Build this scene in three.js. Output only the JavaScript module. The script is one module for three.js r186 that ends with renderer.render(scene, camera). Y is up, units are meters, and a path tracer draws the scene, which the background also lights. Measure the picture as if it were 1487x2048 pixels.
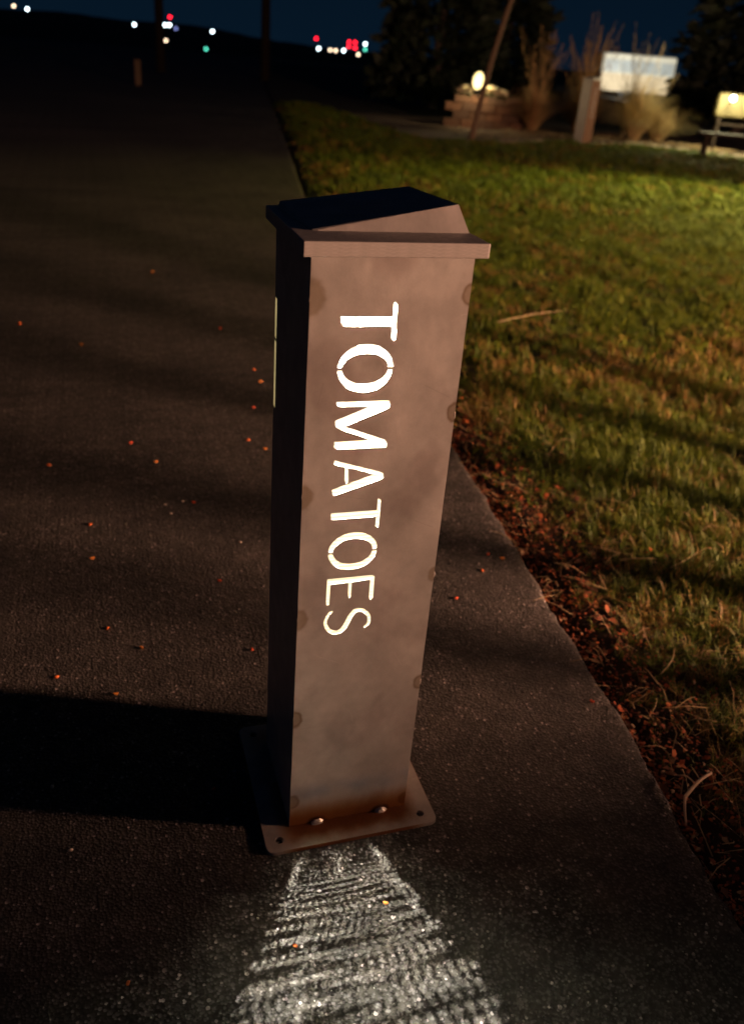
import * as THREE from 'three';
import { mergeGeometries } from 'three/addons/utils/BufferGeometryUtils.js';
import { RectAreaLightUniformsLib } from 'three/addons/lights/RectAreaLightUniformsLib.js';
import { RoundedBoxGeometry } from 'three/addons/geometries/RoundedBoxGeometry.js';
import { ImprovedNoise } from 'three/addons/math/ImprovedNoise.js';

// ------------------------------------------------------------------ camera, sky, moonless night, exposure
const scene = new THREE.Scene();
const camera = new THREE.PerspectiveCamera(62.385, 743 / 1024, 0.02, 4000);
camera.position.set(-0.3815, 1.3098, 1.2025);
camera.rotation.set(-0.50028, -0.3349, 0.08405, 'YXZ');
camera.focus = 1.33;
camera.userData.fStop = 3.4;
scene.add(camera);

const SKY_W = 64, SKY_H = 64, skyData = new Float32Array(SKY_W * SKY_H * 4);
for (let j = 0; j < SKY_H; j++) for (let i = 0; i < SKY_W; i++) {
  const e = (j + 0.5) / SKY_H * Math.PI - Math.PI / 2;               // bottom row first
  const h = Math.exp(-Math.max(e, 0) / 0.22), k = (j * SKY_W + i) * 4;
  skyData[k] = 0.0010 + 0.0010 * h; skyData[k + 1] = 0.0020 + 0.0062 * h; skyData[k + 2] = 0.0055 + 0.0125 * h; skyData[k + 3] = 1;
}
const sky = new THREE.DataTexture(skyData, SKY_W, SKY_H, THREE.RGBAFormat, THREE.FloatType);
sky.mapping = THREE.EquirectangularReflectionMapping; sky.magFilter = sky.minFilter = THREE.LinearFilter; sky.needsUpdate = true;
scene.background = sky; scene.environment = sky;

const moon = new THREE.DirectionalLight(0x9fb4ff, 0.004);             // night: next to nothing
moon.position.set(-30, 40, -60); moon.castShadow = true; moon.shadow.radius = 4;
Object.assign(moon.shadow.camera, { left: -20, right: 20, top: 20, bottom: -20, far: 200 });
scene.add(moon);

const renderer = new THREE.WebGLRenderer({ antialias: true });
renderer.toneMapping = THREE.LinearToneMapping;
renderer.toneMappingExposure = 1;
renderer.shadowMap.enabled = true;
RectAreaLightUniformsLib.init();

// where the lamps of the place stand (built further down, each with its fitting)
const PORCH = [5.0, 1.3, 1.86], LAWN_LAMP = [10.9, 3.0, -8.2];
const PORCH_POWER = 255, LAWN_POWER = 420;

// ------------------------------------------------------------------ helpers
let seed = 20241;
const rnd = () => { seed |= 0; seed = seed + 0x6D2B79F5 | 0; let t = Math.imul(seed ^ seed >>> 15, 1 | seed); t = t + Math.imul(t ^ t >>> 7, 61 | t) ^ t; return ((t ^ t >>> 14) >>> 0) / 4294967296; };
const rr = (a, b) => a + (b - a) * rnd();
const perlin = new ImprovedNoise();
const fbm = (x, y, z = 0, o = 4) => { let s = 0, a = 0.5; for (let i = 0; i < o; i++) { s += a * perlin.noise(x, y, z + i * 7.3); x *= 2.03; y *= 2.03; a *= 0.5; } return s; };
const clamp = (v, a = 0, b = 1) => Math.min(b, Math.max(a, v));
const smooth = (a, b, v) => { const t = clamp((v - a) / (b - a)); return t * t * (3 - 2 * t); };
const V3 = (x, y, z) => new THREE.Vector3(x, y, z);
const taken = new Map();
function numbered(n) { const k = taken.get(n) || 0; taken.set(n, k + 1); return k ? n + '_' + String(k).padStart(3, '0') : n; }
function mesh(name, geo, mat, parent) {
  const m = new THREE.Mesh(geo, mat); m.castShadow = m.receiveShadow = true;
  m.name = parent ? name : numbered(name); (parent || scene).add(m); return m;
}
function group(name, x = 0, y = 0, z = 0, turn = 0) { const g = new THREE.Group(); g.name = numbered(name); g.position.set(x, y, z); g.rotation.y = turn; scene.add(g); return g; }
function tag(o, label, category, grp, kind) { o.userData.label = label; o.userData.category = category; if (grp) o.userData.group = grp; if (kind) o.userData.kind = kind; return o; }
function structure(o, label) { o.userData.kind = 'structure'; o.userData.label = label; return o; }
const box = (w, h, d, x, y, z) => new THREE.BoxGeometry(w, h, d).translate(x, y, z);
const rbox = (w, h, d, r, x = 0, y = 0, z = 0) => new RoundedBoxGeometry(w, h, d, 2, r).translate(x, y, z);
function tube(pts, r0, r1, seg = 12, sides = 6) {
  const c = new THREE.CatmullRomCurve3(pts), g = new THREE.TubeGeometry(c, seg, 1, sides, false), p = g.attributes.position, q = V3();
  for (let i = 0; i <= seg; i++) { c.getPointAt(i / seg, q); const r = r0 + (r1 - r0) * i / seg;
    for (let j = 0; j <= sides; j++) { const k = i * (sides + 1) + j; p.setXYZ(k, q.x + (p.getX(k) - q.x) * r, q.y + (p.getY(k) - q.y) * r, q.z + (p.getZ(k) - q.z) * r); } }
  g.computeVertexNormals(); return g;
}
function dataTex(w, h, fn, srgb) {
  const d = new Uint8Array(w * h * 4);
  for (let j = 0; j < h; j++) for (let i = 0; i < w; i++) { const c = fn((i + 0.5) / w, (j + 0.5) / h), k = (j * w + i) * 4; d[k] = clamp(c[0]) * 255; d[k + 1] = clamp(c[1]) * 255; d[k + 2] = clamp(c[2]) * 255; d[k + 3] = 255; }
  const t = new THREE.DataTexture(d, w, h); t.magFilter = t.minFilter = THREE.LinearFilter; t.wrapS = t.wrapT = THREE.RepeatWrapping;
  if (srgb) t.colorSpace = THREE.SRGBColorSpace; t.needsUpdate = true; return t;
}
const lin = (r, g, b) => new THREE.Color().setRGB(r, g, b);
const std = (r, g, b, rough = 0.8, metal = 0, more = {}) => new THREE.MeshStandardMaterial({ color: lin(r, g, b), roughness: rough, metalness: metal, ...more });
const glow = (r, g, b) => new THREE.MeshStandardMaterial({ color: lin(0.5, 0.5, 0.5), roughness: 0.6, emissive: lin(1, 1, 1).setRGB(r, g, b) });
function lamp(color, power, radius, [x, y, z], parent = scene) { const l = new THREE.PointLight(color, power); l.position.set(x, y, z); l.castShadow = true; l.shadow.radius = radius / 0.02; parent.add(l); return l; }

// a mesh from ribbons: each a list of points with half widths and a sideways vector
class Ribbons {
  constructor() { this.p = []; this.i = []; this.c = []; }
  add(pts, widths, side, col) {
    const b = this.p.length / 3;
    pts.forEach((q, k) => { const w = widths[k];
      this.p.push(q.x - side.x * w, q.y - side.y * w, q.z - side.z * w, q.x + side.x * w, q.y + side.y * w, q.z + side.z * w);
      if (col) this.c.push(...col, ...col);
      if (k) { const a = b + 2 * (k - 1); this.i.push(a, a + 1, a + 2, a + 1, a + 3, a + 2); } });
  }
  geo() { const g = new THREE.BufferGeometry(); g.setAttribute('position', new THREE.Float32BufferAttribute(this.p, 3)); if (this.c.length) g.setAttribute('color', new THREE.Float32BufferAttribute(this.c, 3)); g.setIndex(this.i); g.computeVertexNormals(); return g; }
}

// ------------------------------------------------------------------ ground
// edge of the asphalt drive: x as a function of z (from the camera towards the far end)
const EDGE = [[3, 0.5], [1.2, 0.585], [0.502, 0.622], [0.388, 0.636], [0.194, 0.667], [-0.079, 0.713], [-0.376, 0.739], [-0.67, 0.781], [-1.187, 0.842], [-1.478, 0.872], [-3.2, 1.09], [-5.2, 1.33], [-7.36, 1.63], [-10.07, 2.089], [-14.95, 2.917], [-19.2, 3.61], [-30, 5.4], [-60, 11]];
function edgeX(z) {
  let i = 0; while (i < EDGE.length - 2 && z < EDGE[i + 1][0]) i++;
  const [z0, x0] = EDGE[i], [z1, x1] = EDGE[i + 1], t = clamp((z - z0) / (z1 - z0));
  return x0 + (x1 - x0) * t + (z > -6 ? 0.012 * perlin.noise(z * 7, 1.3, 0) + 0.007 * perlin.noise(z * 29, 4.1, 0) + 0.003 * perlin.noise(z * 90, 8, 0) : 0.05 * perlin.noise(z * 1.3, 2, 0));
}
const zRows = []; for (let z = 3; z > -60;) { zRows.push(z); z -= z > -2.5 ? 0.014 : z > -8 ? 0.08 : 0.6; }
function strip(offsets, heightAt, sign) {
  const p = [], uv = [], ix = [], n = offsets.length;
  zRows.forEach((z, r) => offsets.forEach((o, k) => {
    const x = edgeX(z) + sign * o; p.push(x, heightAt(o, x, z), z); uv.push(x, z);
    if (r && k) { const a = (r - 1) * n + k - 1, b = a + 1, c = r * n + k - 1, d = c + 1; if (sign < 0) ix.push(a, b, c, b, d, c); else ix.push(a, c, b, b, c, d); }
  }));
  const g = new THREE.BufferGeometry(); g.setAttribute('position', new THREE.Float32BufferAttribute(p, 3)); g.setAttribute('uv', new THREE.Float32BufferAttribute(uv, 2)); g.setIndex(ix); g.computeVertexNormals(); return g;
}

// asphalt: aggregate in a dark binder, on a tile of 0.64 m
const AG = 118, agX = new Float32Array(AG * AG), agY = new Float32Array(AG * AG), agR = new Float32Array(AG * AG), agT = new Float32Array(AG * AG);
for (let k = 0; k < AG * AG; k++) { agX[k] = rnd(); agY[k] = rnd(); agR[k] = 0.25 + 0.75 * rnd() * rnd(); agT[k] = rnd(); }
function aggregate(u, v) {          // height 0..1 and tone of the stone at u, v
  const x = u * AG, y = v * AG, i = Math.floor(x), j = Math.floor(y); let h = 0, t = 0;
  for (let b = -1; b <= 1; b++) for (let a = -1; a <= 1; a++) {
    const k = ((j + b + AG) % AG) * AG + (i + a + AG) % AG, dx = i + a + agX[k] - x, dy = j + b + agY[k] - y, s = 1 - Math.hypot(dx, dy) / (0.35 + 0.55 * agR[k]);
    if (s > h) { h = s; t = agT[k]; }
  }
  return [Math.sqrt(h), t];
}
const periodic = (u, v, f) => 0.5 + 0.5 * (Math.sin(6.2832 * (u * f + 0.31 * Math.sin(6.2832 * v * f))) * Math.sin(6.2832 * (v * f * 1 + 0.27 * Math.sin(6.2832 * u * (f + 1)))));
const asphaltColor = dataTex(1024, 1024, (u, v) => {
  const [h, t] = aggregate(u, v), s = h > 0.25 ? 0.5 + 0.9 * t * t : 0.42, m = 0.8 + 0.25 * periodic(u, v, 3), b = 0.295 * (0.55 + 0.45 * s) * m + (t > 0.975 && h > 0.3 ? 0.22 : 0);
  return [b * 1.06, b, b * (0.90 + 0.1 * t)];
}, true);
const asphaltBump = dataTex(1024, 1024, (u, v) => { const [h, t] = aggregate(u, v), n = 0.25 + 0.4 * h * (0.5 + 0.5 * t) - (t < 0.03 ? 0.45 * h : 0) + 0.25 * periodic(u, v, 7) + 0.15 * periodic(v, u, 19); return [n, n, n]; });
const asphaltRough = dataTex(512, 512, (u, v) => { const [h, t] = aggregate(u, v), n = 0.9 - 0.45 * (t > 0.6 ? h : 0); return [n, n, n]; });
for (const t of [asphaltColor, asphaltBump, asphaltRough]) t.repeat.set(1 / 0.64, 1 / 0.64);
const asphaltMat = new THREE.MeshStandardMaterial({ map: asphaltColor, bumpMap: asphaltBump, bumpScale: 0.0036, roughnessMap: asphaltRough, roughness: 1, vertexColors: true });
const driveOffsets = [-0.02, 0.0, 0.006, 0.014, 0.028, 0.05, 0.08, 0.12, 0.17, 0.23, 0.3, 0.4, 0.5, 0.6, 0.7, 0.8, 0.9, 1.0, 1.1, 1.2, 1.35, 1.6, 2, 3, 4.5, 7, 10];
const driveGeo = strip(driveOffsets, (o, x, z) => {
  const crumble = 0.5 + 0.5 * perlin.noise(x * 18, z * 18, 3);
  return o < 0 ? -0.06 : -0.02 * Math.exp(-o / 0.008) - 0.006 * crumble * Math.exp(-o / 0.03) + (o < 1.6 ? 0.0022 * fbm(x * 5, z * 5, 2, 3) : 0);
}, -1);
{ // worn and stained patches in the binder
  const p = driveGeo.attributes.position, c = [];
  for (let i = 0; i < p.count; i++) { const x = p.getX(i), z = p.getZ(i), d = edgeX(z) - x, w = clamp(0.88 + 0.9 * fbm(x * 2.3, z * 2.3, 5) + 0.6 * fbm(x * 11, z * 11, 9, 3) + 0.5 * Math.exp(-d / 0.035), 0.45, 1.7); c.push(w * 1.04, w, w * 0.95); }
  driveGeo.setAttribute('color', new THREE.Float32BufferAttribute(c, 3));
}
structure(mesh('asphalt_drive', driveGeo, asphaltMat), 'dark asphalt drive with crumbling edge');

// soil under the lawn
const soilMat = new THREE.MeshStandardMaterial({ color: 0xffffff, roughness: 1, vertexColors: true });
const lawnY = (o, x, z) => (o < 0.02 ? -0.055 : -0.032 * Math.exp(-(o - 0.02) / 0.08) + 0.016 * fbm(x * 3.1, z * 3.1, 11, 4) * smooth(0, 0.25, o) + 0.03 * fbm(x * 0.5, z * 0.5, 2, 2) * smooth(0.2, 1.5, o));
const lawnGeo = strip([-0.03, 0.0, 0.02, 0.04, 0.07, 0.11, 0.16, 0.22, 0.3, 0.4, 0.5, 0.62, 0.76, 0.92, 1.1, 1.3, 1.55, 1.85, 2.2, 2.7, 3.3, 4, 5, 6.5, 8, 10, 12.5, 16, 22], (o, x, z) => lawnY(o, x, z), 1);
{
  const p = lawnGeo.attributes.position, c = [];
  for (let i = 0; i < p.count; i++) { const x = p.getX(i), z = p.getZ(i), g = smooth(0.15, 0.7, x - edgeX(z)), n = 0.8 + 0.6 * fbm(x * 9, z * 9, 1); c.push((0.032 - 0.012 * g) * n, (0.017 + 0.006 * g) * n, (0.008 - 0.003 * g) * n); }
  lawnGeo.setAttribute('color', new THREE.Float32BufferAttribute(c, 3));
}
structure(mesh('lawn_soil', lawnGeo, soilMat), 'brown soil and thatch under the lawn');

// the far ground: level near the place, falling to the valley
{
  const p = [], ix = [], N = 48, R = [0, 12, 30, 60, 120, 220, 400, 700, 1200, 2600];
  R.forEach((r, a) => { for (let k = 0; k < N; k++) { const t = k / N * 2 * Math.PI; p.push(r * Math.cos(t), -0.075 - 11 * smooth(70, 420, r), r * Math.sin(t)); if (a) { const k2 = (k + 1) % N, A = (a - 1) * N + k, B = (a - 1) * N + k2, C = a * N + k, D = a * N + k2; ix.push(A, B, C, B, D, C); } } });
  const g = new THREE.BufferGeometry(); g.setAttribute('position', new THREE.Float32BufferAttribute(p, 3)); g.setIndex(ix); g.computeVertexNormals();
  structure(mesh('ground', g, std(0.07, 0.06, 0.035, 1)), 'dark open ground falling away to the valley');
}
// hills behind the town
{
  const prof = [[-334, 13.8, -967], [-177, 11.5, -911], [-60, 7.3, -868], [-9, 8.7, -851], [30, 6.7, -836], [97, 6.8, -813], [144, 1.8, -794], [175, -0.1, -782], [210, -1.7, -768], [253, -1.3, -754], [371, -3.7, -711], [528, -2.4, -658], [802, -2.7, -562]];
  const c = new THREE.CatmullRomCurve3(prof.map((q) => V3(...q))), p = [], ix = [], n = 120;
  for (let i = 0; i <= n; i++) {
    const q = c.getPoint(i / n), y = q.y + 1.2 * fbm(i * 0.35, 3, 0, 3), out = V3(q.x, 0, q.z).normalize();
    for (const [d, h] of [[-130, -14], [-60, y * 0.4 - 7], [0, y], [90, y - 5], [220, -16]]) p.push(q.x + out.x * d, h, q.z + out.z * d);
    if (i) for (let k = 0; k < 4; k++) { const a = (i - 1) * 5 + k, b = i * 5 + k; ix.push(a, b, a + 1, b, b + 1, a + 1); }
  }
  const g = new THREE.BufferGeometry(); g.setAttribute('position', new THREE.Float32BufferAttribute(p, 3)); g.setIndex(ix); g.computeVertexNormals();
  structure(mesh('hill', g, std(0.06, 0.07, 0.04, 1)), 'long dark hill on the skyline');
}

// ------------------------------------------------------------------ the sign posts
const W = 0.23, H = 1.07, T = 0.003, TF = 0.0008;
const LETTERS = {
  T: [[[-0.0717, 0.9893], [0.0031, 0.9885], [0.0024, 1.007], [0.0048, 1.0089], [0.0097, 1.0051], [0.0097, 0.988], [0.011, 0.9562], [0.0074, 0.9537], [0.0031, 0.957], [0.0028, 0.9745], [-0.0657, 0.9751], [-0.071, 0.9805]]],
  M: [[[-0.0701, 0.8657], [0.0081, 0.8649], [0.0103, 0.8624], [0.0108, 0.8528], [-0.0555, 0.8271], [0.0069, 0.803], [0.0112, 0.7981], [0.0117, 0.7916], [0.0102, 0.7892], [-0.0653, 0.7903], [-0.07, 0.7951], [-0.0704, 0.8033], [-0.0123, 0.8033], [-0.0617, 0.8212], [-0.0703, 0.8279], [-0.0708, 0.8368], [-0.0171, 0.8572], [-0.0658, 0.8572], [-0.0703, 0.8618]]],
  A: [[[-0.0681, 0.7736], [0.0049, 0.7497], [0.0102, 0.7461], [0.0109, 0.7386], [0.0081, 0.7362], [-0.0654, 0.7133], [-0.07, 0.7182], [-0.0697, 0.7246], [-0.0039, 0.7465], [-0.0455, 0.7586], [-0.044, 0.736], [-0.0473, 0.7337], [-0.0513, 0.7373], [-0.0517, 0.7605], [-0.0638, 0.764], [-0.0694, 0.7672]]],
  T2: [[[-0.0693, 0.6842], [0.0046, 0.6835], [0.0042, 0.7027], [0.0068, 0.704], [0.0104, 0.7007], [0.0105, 0.6821], [0.0106, 0.6536], [0.0075, 0.6508], [0.0033, 0.6551], [0.0041, 0.6713], [-0.0659, 0.6715], [-0.0694, 0.6768]]],
  E: [[[-0.0696, 0.5634], [0.0075, 0.5632], [0.0112, 0.5588], [0.0116, 0.5173], [0.0076, 0.5134], [0.0032, 0.5184], [0.003, 0.5538], [-0.0269, 0.5527], [-0.0263, 0.5248], [-0.0293, 0.5208], [-0.0326, 0.5265], [-0.0332, 0.5523], [-0.0625, 0.552], [-0.0627, 0.5139], [-0.0662, 0.5109], [-0.0694, 0.5157]]],
};
function halfO(cx, cy, a, b, ai, bi, gap, up) {          // half of the stencilled O: outer arc, then inner arc back
  const out = [], n = 18, s = up ? 1 : -1, t0 = Math.asin(gap / b), t1 = Math.asin(gap / bi);
  for (let i = 0; i <= n; i++) { const t = t0 + (Math.PI - 2 * t0) * i / n; out.push([cx + a * Math.cos(t), cy + s * b * Math.sin(t)]); }
  for (let i = n; i >= 0; i--) { const t = t1 + (Math.PI - 2 * t1) * i / n; out.push([cx + ai * Math.cos(t), cy + s * bi * Math.sin(t)]); }
  return out;
}
function strokeS() {
  const c = new THREE.CatmullRomCurve3([[-0.0568, 0.5], [-0.0638, 0.4922], [-0.0676, 0.4777], [-0.0632, 0.4645], [-0.0514, 0.4552], [-0.0409, 0.4567], [-0.0318, 0.469], [-0.0259, 0.4843], [-0.0168, 0.4955], [-0.007, 0.495], [0.0027, 0.4875], [0.0077, 0.476], [0.0067, 0.4653], [-0.0003, 0.459]].map(([x, y]) => V3(x, y, 0)));
  const L = [], Rr = [], n = 44;
  for (let i = 0; i <= n; i++) { const t = i / n, q = c.getPointAt(t), d = c.getTangentAt(t), w = 0.0029 + 0.0019 * Math.sin(Math.PI * t) ** 2; L.push([q.x - d.y * w, q.y + d.x * w]); Rr.push([q.x + d.y * w, q.y - d.x * w]); }
  return [...L, ...Rr.reverse()];
}
const O1 = [-0.0309, 0.9140, 0.0414, 0.0362, 0.0333, 0.0222, 0.0016], O2 = [-0.0296, 0.6118, 0.0408, 0.0352, 0.0322, 0.0230, 0.0014];
function inset(p, d) {          // draw an outline in by d
  const n = p.length; let area = 0; for (let i = 0; i < n; i++) { const a = p[i], b = p[(i + 1) % n]; area += a[0] * b[1] - a[1] * b[0]; }
  const s = area > 0 ? 1 : -1, nrm = (a, b) => { const x = b[0] - a[0], y = b[1] - a[1], l = Math.hypot(x, y) || 1; return [-y / l * s, x / l * s]; };
  return p.map((q, i) => { const u = nrm(p[(i + n - 1) % n], q), v = nrm(q, p[(i + 1) % n]), x = u[0] + v[0], y = u[1] + v[1], l = Math.max(0.6, (x * x + y * y) / 2); return [q[0] + x * d / l, q[1] + y * d / l]; });
}
const cutouts = [...Object.values(LETTERS).flat(), halfO(...O1, true), halfO(...O1, false), halfO(...O2, true), halfO(...O2, false), strokeS()].map((p) => inset(p, 0.0006));

// raw steel sheet with mill scale, weld tint and scorched foot
const tintSpots = [[-0.115, 1.015, 0.022], [-0.115, 0.7146, 0.018], [-0.115, 0.489, 0.017], [-0.115, 0.2748, 0.015], [-0.112, 0.0718, 0.014], [0.115, 1.0178, 0.012], [0.115, 0.8413, 0.013], [0.115, 0.5511, 0.012], [0.115, 0.3212, 0.013], [0.113, 0.03, 0.013]];
const scratches = [...Array(34)].map(() => { const x = rr(-0.11, 0.11), y = rr(0.08, 1.05), a = rr(-0.5, 0.5) + (rnd() < 0.5 ? 1.57 : 0), l = rr(0.008, 0.05); return [x, y, x + Math.cos(a) * l, y + Math.sin(a) * l, rr(-0.07, 0.06)]; });
const steelTex = dataTex(512, 2048, (u, v) => {
  const x = (u - 0.5) * W, y = v * H;
  let n = 0.76 + 0.13 * fbm(x * 14, y * 11, 3, 4) + 0.04 * fbm(x * 60, y * 60, 8, 3) + 0.012 * perlin.noise(x * 300, y * 300, 2);
  let r = n, g = n * 0.965, b = n * 0.93;
  const scale = smooth(0.02, 0.3, fbm(x * 9 + 4, y * 6, 21, 4)); r *= 1 - 0.09 * scale; g *= 1 - 0.11 * scale; b *= 1 - 0.11 * scale;       // patches of mill scale
  for (const [cx, cy, R] of tintSpots) {
    const str = 0.55 + 0.45 * Math.sin(cy * 37 + cx * 20), d = Math.hypot(x - cx, (y - cy) * 0.8) / R + 0.12 * perlin.noise(x * 120, y * 120, 5);
    const ring = Math.exp(-(((d - 0.92) / 0.16) ** 2)), disc = 1 - smooth(0.7, 1.05, d);
    r *= 1 - (0.22 * ring * str + 0.16 * disc); g *= 1 - (0.27 * ring * str + 0.2 * disc); b *= 1 - (0.32 * ring * str + 0.26 * disc);
  }
  for (const [sx, sy, ex, ey, sw] of scratches) { const dx = ex - sx, dy = ey - sy, t = clamp(((x - sx) * dx + (y - sy) * dy) / (dx * dx + dy * dy)), dd = Math.hypot(x - sx - t * dx, y - sy - t * dy); if (dd < 0.0009) { const k = sw * (1 - dd / 0.0009); r += k; g += k; b += k; } }
  const edge = y + 0.012 * fbm(x * 22, 1, 4, 3), rust = 1 - smooth(0.02, 0.075, edge), blue = Math.exp(-(((edge - 0.09) / 0.018) ** 2)) * (0.5 + fbm(x * 18, y * 18, 6, 2));
  r *= 1 - 0.28 * rust; g *= 1 - 0.52 * rust; b *= 1 - 0.74 * rust;
  r *= 1 - 0.22 * blue; g *= 1 - 0.14 * blue;
  for (const wx of [-0.062, 0.065]) { const d = Math.hypot(x - wx, (y - 0.008) * 1.3) / 0.022 + 0.15 * perlin.noise(x * 90, y * 90, 1), k = 1 - smooth(0.55, 1.1, d); r *= 1 - 0.55 * k; g *= 1 - 0.65 * k; b *= 1 - 0.75 * k; }
  const seam = 1 - smooth(0.004, 0.011, y + 0.003 * perlin.noise(x * 70, 2, 2)); r *= 1 - 0.5 * seam; g *= 1 - 0.6 * seam; b *= 1 - 0.7 * seam;
  return [r, g, b];
}, true);
steelTex.repeat.set(1 / W, 1 / H); steelTex.offset.set(0.5, 0); steelTex.wrapS = steelTex.wrapT = THREE.ClampToEdgeWrapping;
const steelBump = dataTex(256, 1024, (u, v) => { const n = 0.5 + 0.5 * fbm(u * 5, v * 14, 2, 3) + 0.02 * perlin.noise(u * 60, v * 240, 7); return [n, n, n]; });
steelBump.repeat.set(1 / W, 1 / H); steelBump.offset.set(0.5, 0);
const steelRough = dataTex(256, 1024, (u, v) => { const n = 0.42 + 0.25 * fbm(u * 4, v * 12, 14, 4); return [n, n, n]; });
steelRough.repeat.set(1 / W, 1 / H); steelRough.offset.set(0.5, 0);
const steel = new THREE.MeshStandardMaterial({ map: steelTex, roughnessMap: steelRough, roughness: 1, metalness: 0.42, bumpMap: steelBump, bumpScale: 0.0012 });
const plainTex = dataTex(256, 256, (u, v) => { const n = 0.7 + 0.14 * fbm(u * 6, v * 6, 5, 4) + 0.04 * fbm(u * 40, v * 40, 6, 2); return [n, n * 0.96, n * 0.93]; }, true);
plainTex.repeat.set(4, 4);
const plainSteel = new THREE.MeshStandardMaterial({ map: plainTex, roughness: 0.5, metalness: 0.25 });
const plateTex = dataTex(512, 512, (u, v) => {
  const x = (u - 0.5) * 0.36, z = (v - 0.5) * 0.36, n = 0.66 + 0.14 * fbm(x * 20, z * 20, 5, 4) + 0.05 * fbm(x * 120, z * 120, 6, 2);
  const d = Math.max(Math.abs(x), Math.abs(z)) - 0.115, rust = (1 - smooth(0.012, 0.05, d + 0.02 * fbm(x * 25, z * 25, 3, 3))) * (z < 0 ? smooth(0.15, 0.1, Math.abs(x)) : 0.3);
  return [n * (1 - 0.35 * rust), n * 0.95 * (1 - 0.6 * rust), n * 0.9 * (1 - 0.8 * rust)];
}, true);
plateTex.repeat.set(1 / 0.36, 1 / 0.36); plateTex.offset.set(0.5, 0.5);
const plateMat = new THREE.MeshStandardMaterial({ map: plateTex, roughness: 0.5, metalness: 0.25 });
const weldMat = std(0.75, 0.66, 0.6, 0.3, 0.4);
const whiteIn = std(0.8, 0.78, 0.7, 0.7);

function shapeOf(pts) { const s = new THREE.Shape(); pts.forEach(([x, y], i) => (i ? s.lineTo(x, y) : s.moveTo(x, y))); return s; }
function panelGeo(w, y0, y1, holes = [], depth = T) {
  const s = shapeOf([[-w / 2, y0], [w / 2, y0], [w / 2, y1], [-w / 2, y1]]);
  for (const h of holes) s.holes.push(shapeOf(h));
  return new THREE.ExtrudeGeometry(s, { depth, bevelEnabled: false });
}
function signPost(name, x, z, turn, holes, slot, face = steel) {
  const g = group(name, x, 0, z, turn), h = W / 2, y0 = 0.008;
  // foot plate with four bolt holes
  const a = h + 0.051, r = 0.016, s = new THREE.Shape();
  s.moveTo(-a + r, -a); s.lineTo(a - r, -a); s.quadraticCurveTo(a, -a, a, -a + r); s.lineTo(a, a - r); s.quadraticCurveTo(a, a, a - r, a); s.lineTo(-a + r, a); s.quadraticCurveTo(-a, a, -a, a - r); s.lineTo(-a, -a + r); s.quadraticCurveTo(-a, -a, -a + r, -a);
  for (const i of [-1, 1]) for (const j of [-1, 1]) { const c = new THREE.Path(); c.absarc(i * 0.139, j * 0.141, 0.0085, 0, 2 * Math.PI, true); s.holes.push(c); }
  const pg = new THREE.ExtrudeGeometry(s, { depth: 0.006, bevelEnabled: true, bevelSize: 0.0012, bevelThickness: 0.001, bevelSegments: 2, curveSegments: 10 }); pg.rotateX(-Math.PI / 2); pg.translate(0, 0.001, 0);
  mesh('foot_plate', pg, plateMat, g);
  mesh('front_panel', panelGeo(W, y0, H, holes, TF).translate(0, 0, h - TF), face, g);
  mesh('back_panel', panelGeo(W, y0, H).rotateY(Math.PI).translate(0, 0, -h + T), plainSteel, g);
  mesh('side_panel', panelGeo(W - T - TF, y0, H).rotateY(Math.PI / 2).translate(h - T, 0, (T - TF) / 2), plainSteel, g);
  if (slot) {       // the left sheet stands off the back sheet over part of its height
    const w = h - T, sh = shapeOf([[-w, y0], [w + T - TF, y0], [w + T - TF, H], [-w, H], [-w, slot[1]], [-w + 0.013, slot[1]], [-w + 0.013, slot[2] + 0.002], [-w, slot[2] + 0.002], [-w, slot[2] - 0.002], [-w + 0.013, slot[2] - 0.002], [-w + 0.013, slot[0]], [-w, slot[0]]]);
    mesh('side_panel', new THREE.ExtrudeGeometry(sh, { depth: T, bevelEnabled: false }).rotateY(-Math.PI / 2).translate(-h + T, 0, 0), plainSteel, g);
  } else mesh('side_panel', panelGeo(W - T - TF, y0, H).rotateY(-Math.PI / 2).translate(-h + T, 0, (T - TF) / 2), plainSteel, g);
  // cap: flat flange, short neck and a roof that climbs to one side
  const e = h + 0.0143, cap = mesh('cap', rbox(2 * e, 0.02, 2 * e, 0.0015, 0, H + 0.0105, 0), plainSteel, g);
  const q = [[-0.101, 0.0202, 0.061], [0.126, 0.0202, 0.061], [0.12, 0.0202, -0.118], [-0.114, 0.0202, -0.112], [0.1155, 0.055, 0.035], [0.087, 0.058, -0.1], [-0.102, 0.0215, 0.058], [-0.112, 0.03, -0.108]].map(([x2, y2, z2]) => [x2, H + y2, z2]);
  const rp = [], tri = (i, j, k) => rp.push(...q[i], ...q[j], ...q[k]);
  tri(0, 1, 4); tri(0, 4, 6); tri(6, 4, 5); tri(6, 5, 7); tri(1, 2, 5); tri(1, 5, 4); tri(2, 3, 7); tri(2, 7, 5); tri(0, 6, 7); tri(0, 7, 3); tri(0, 3, 2); tri(0, 2, 1);
  const rg = new THREE.BufferGeometry(); rg.setAttribute('position', new THREE.Float32BufferAttribute(rp, 3)); rg.setAttribute('uv', new THREE.Float32BufferAttribute(rp.filter((_, i) => i % 3 !== 1), 2)); rg.computeVertexNormals();
  mesh('cap_roof', rg, plainSteel, cap);
  return g;
}
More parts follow.
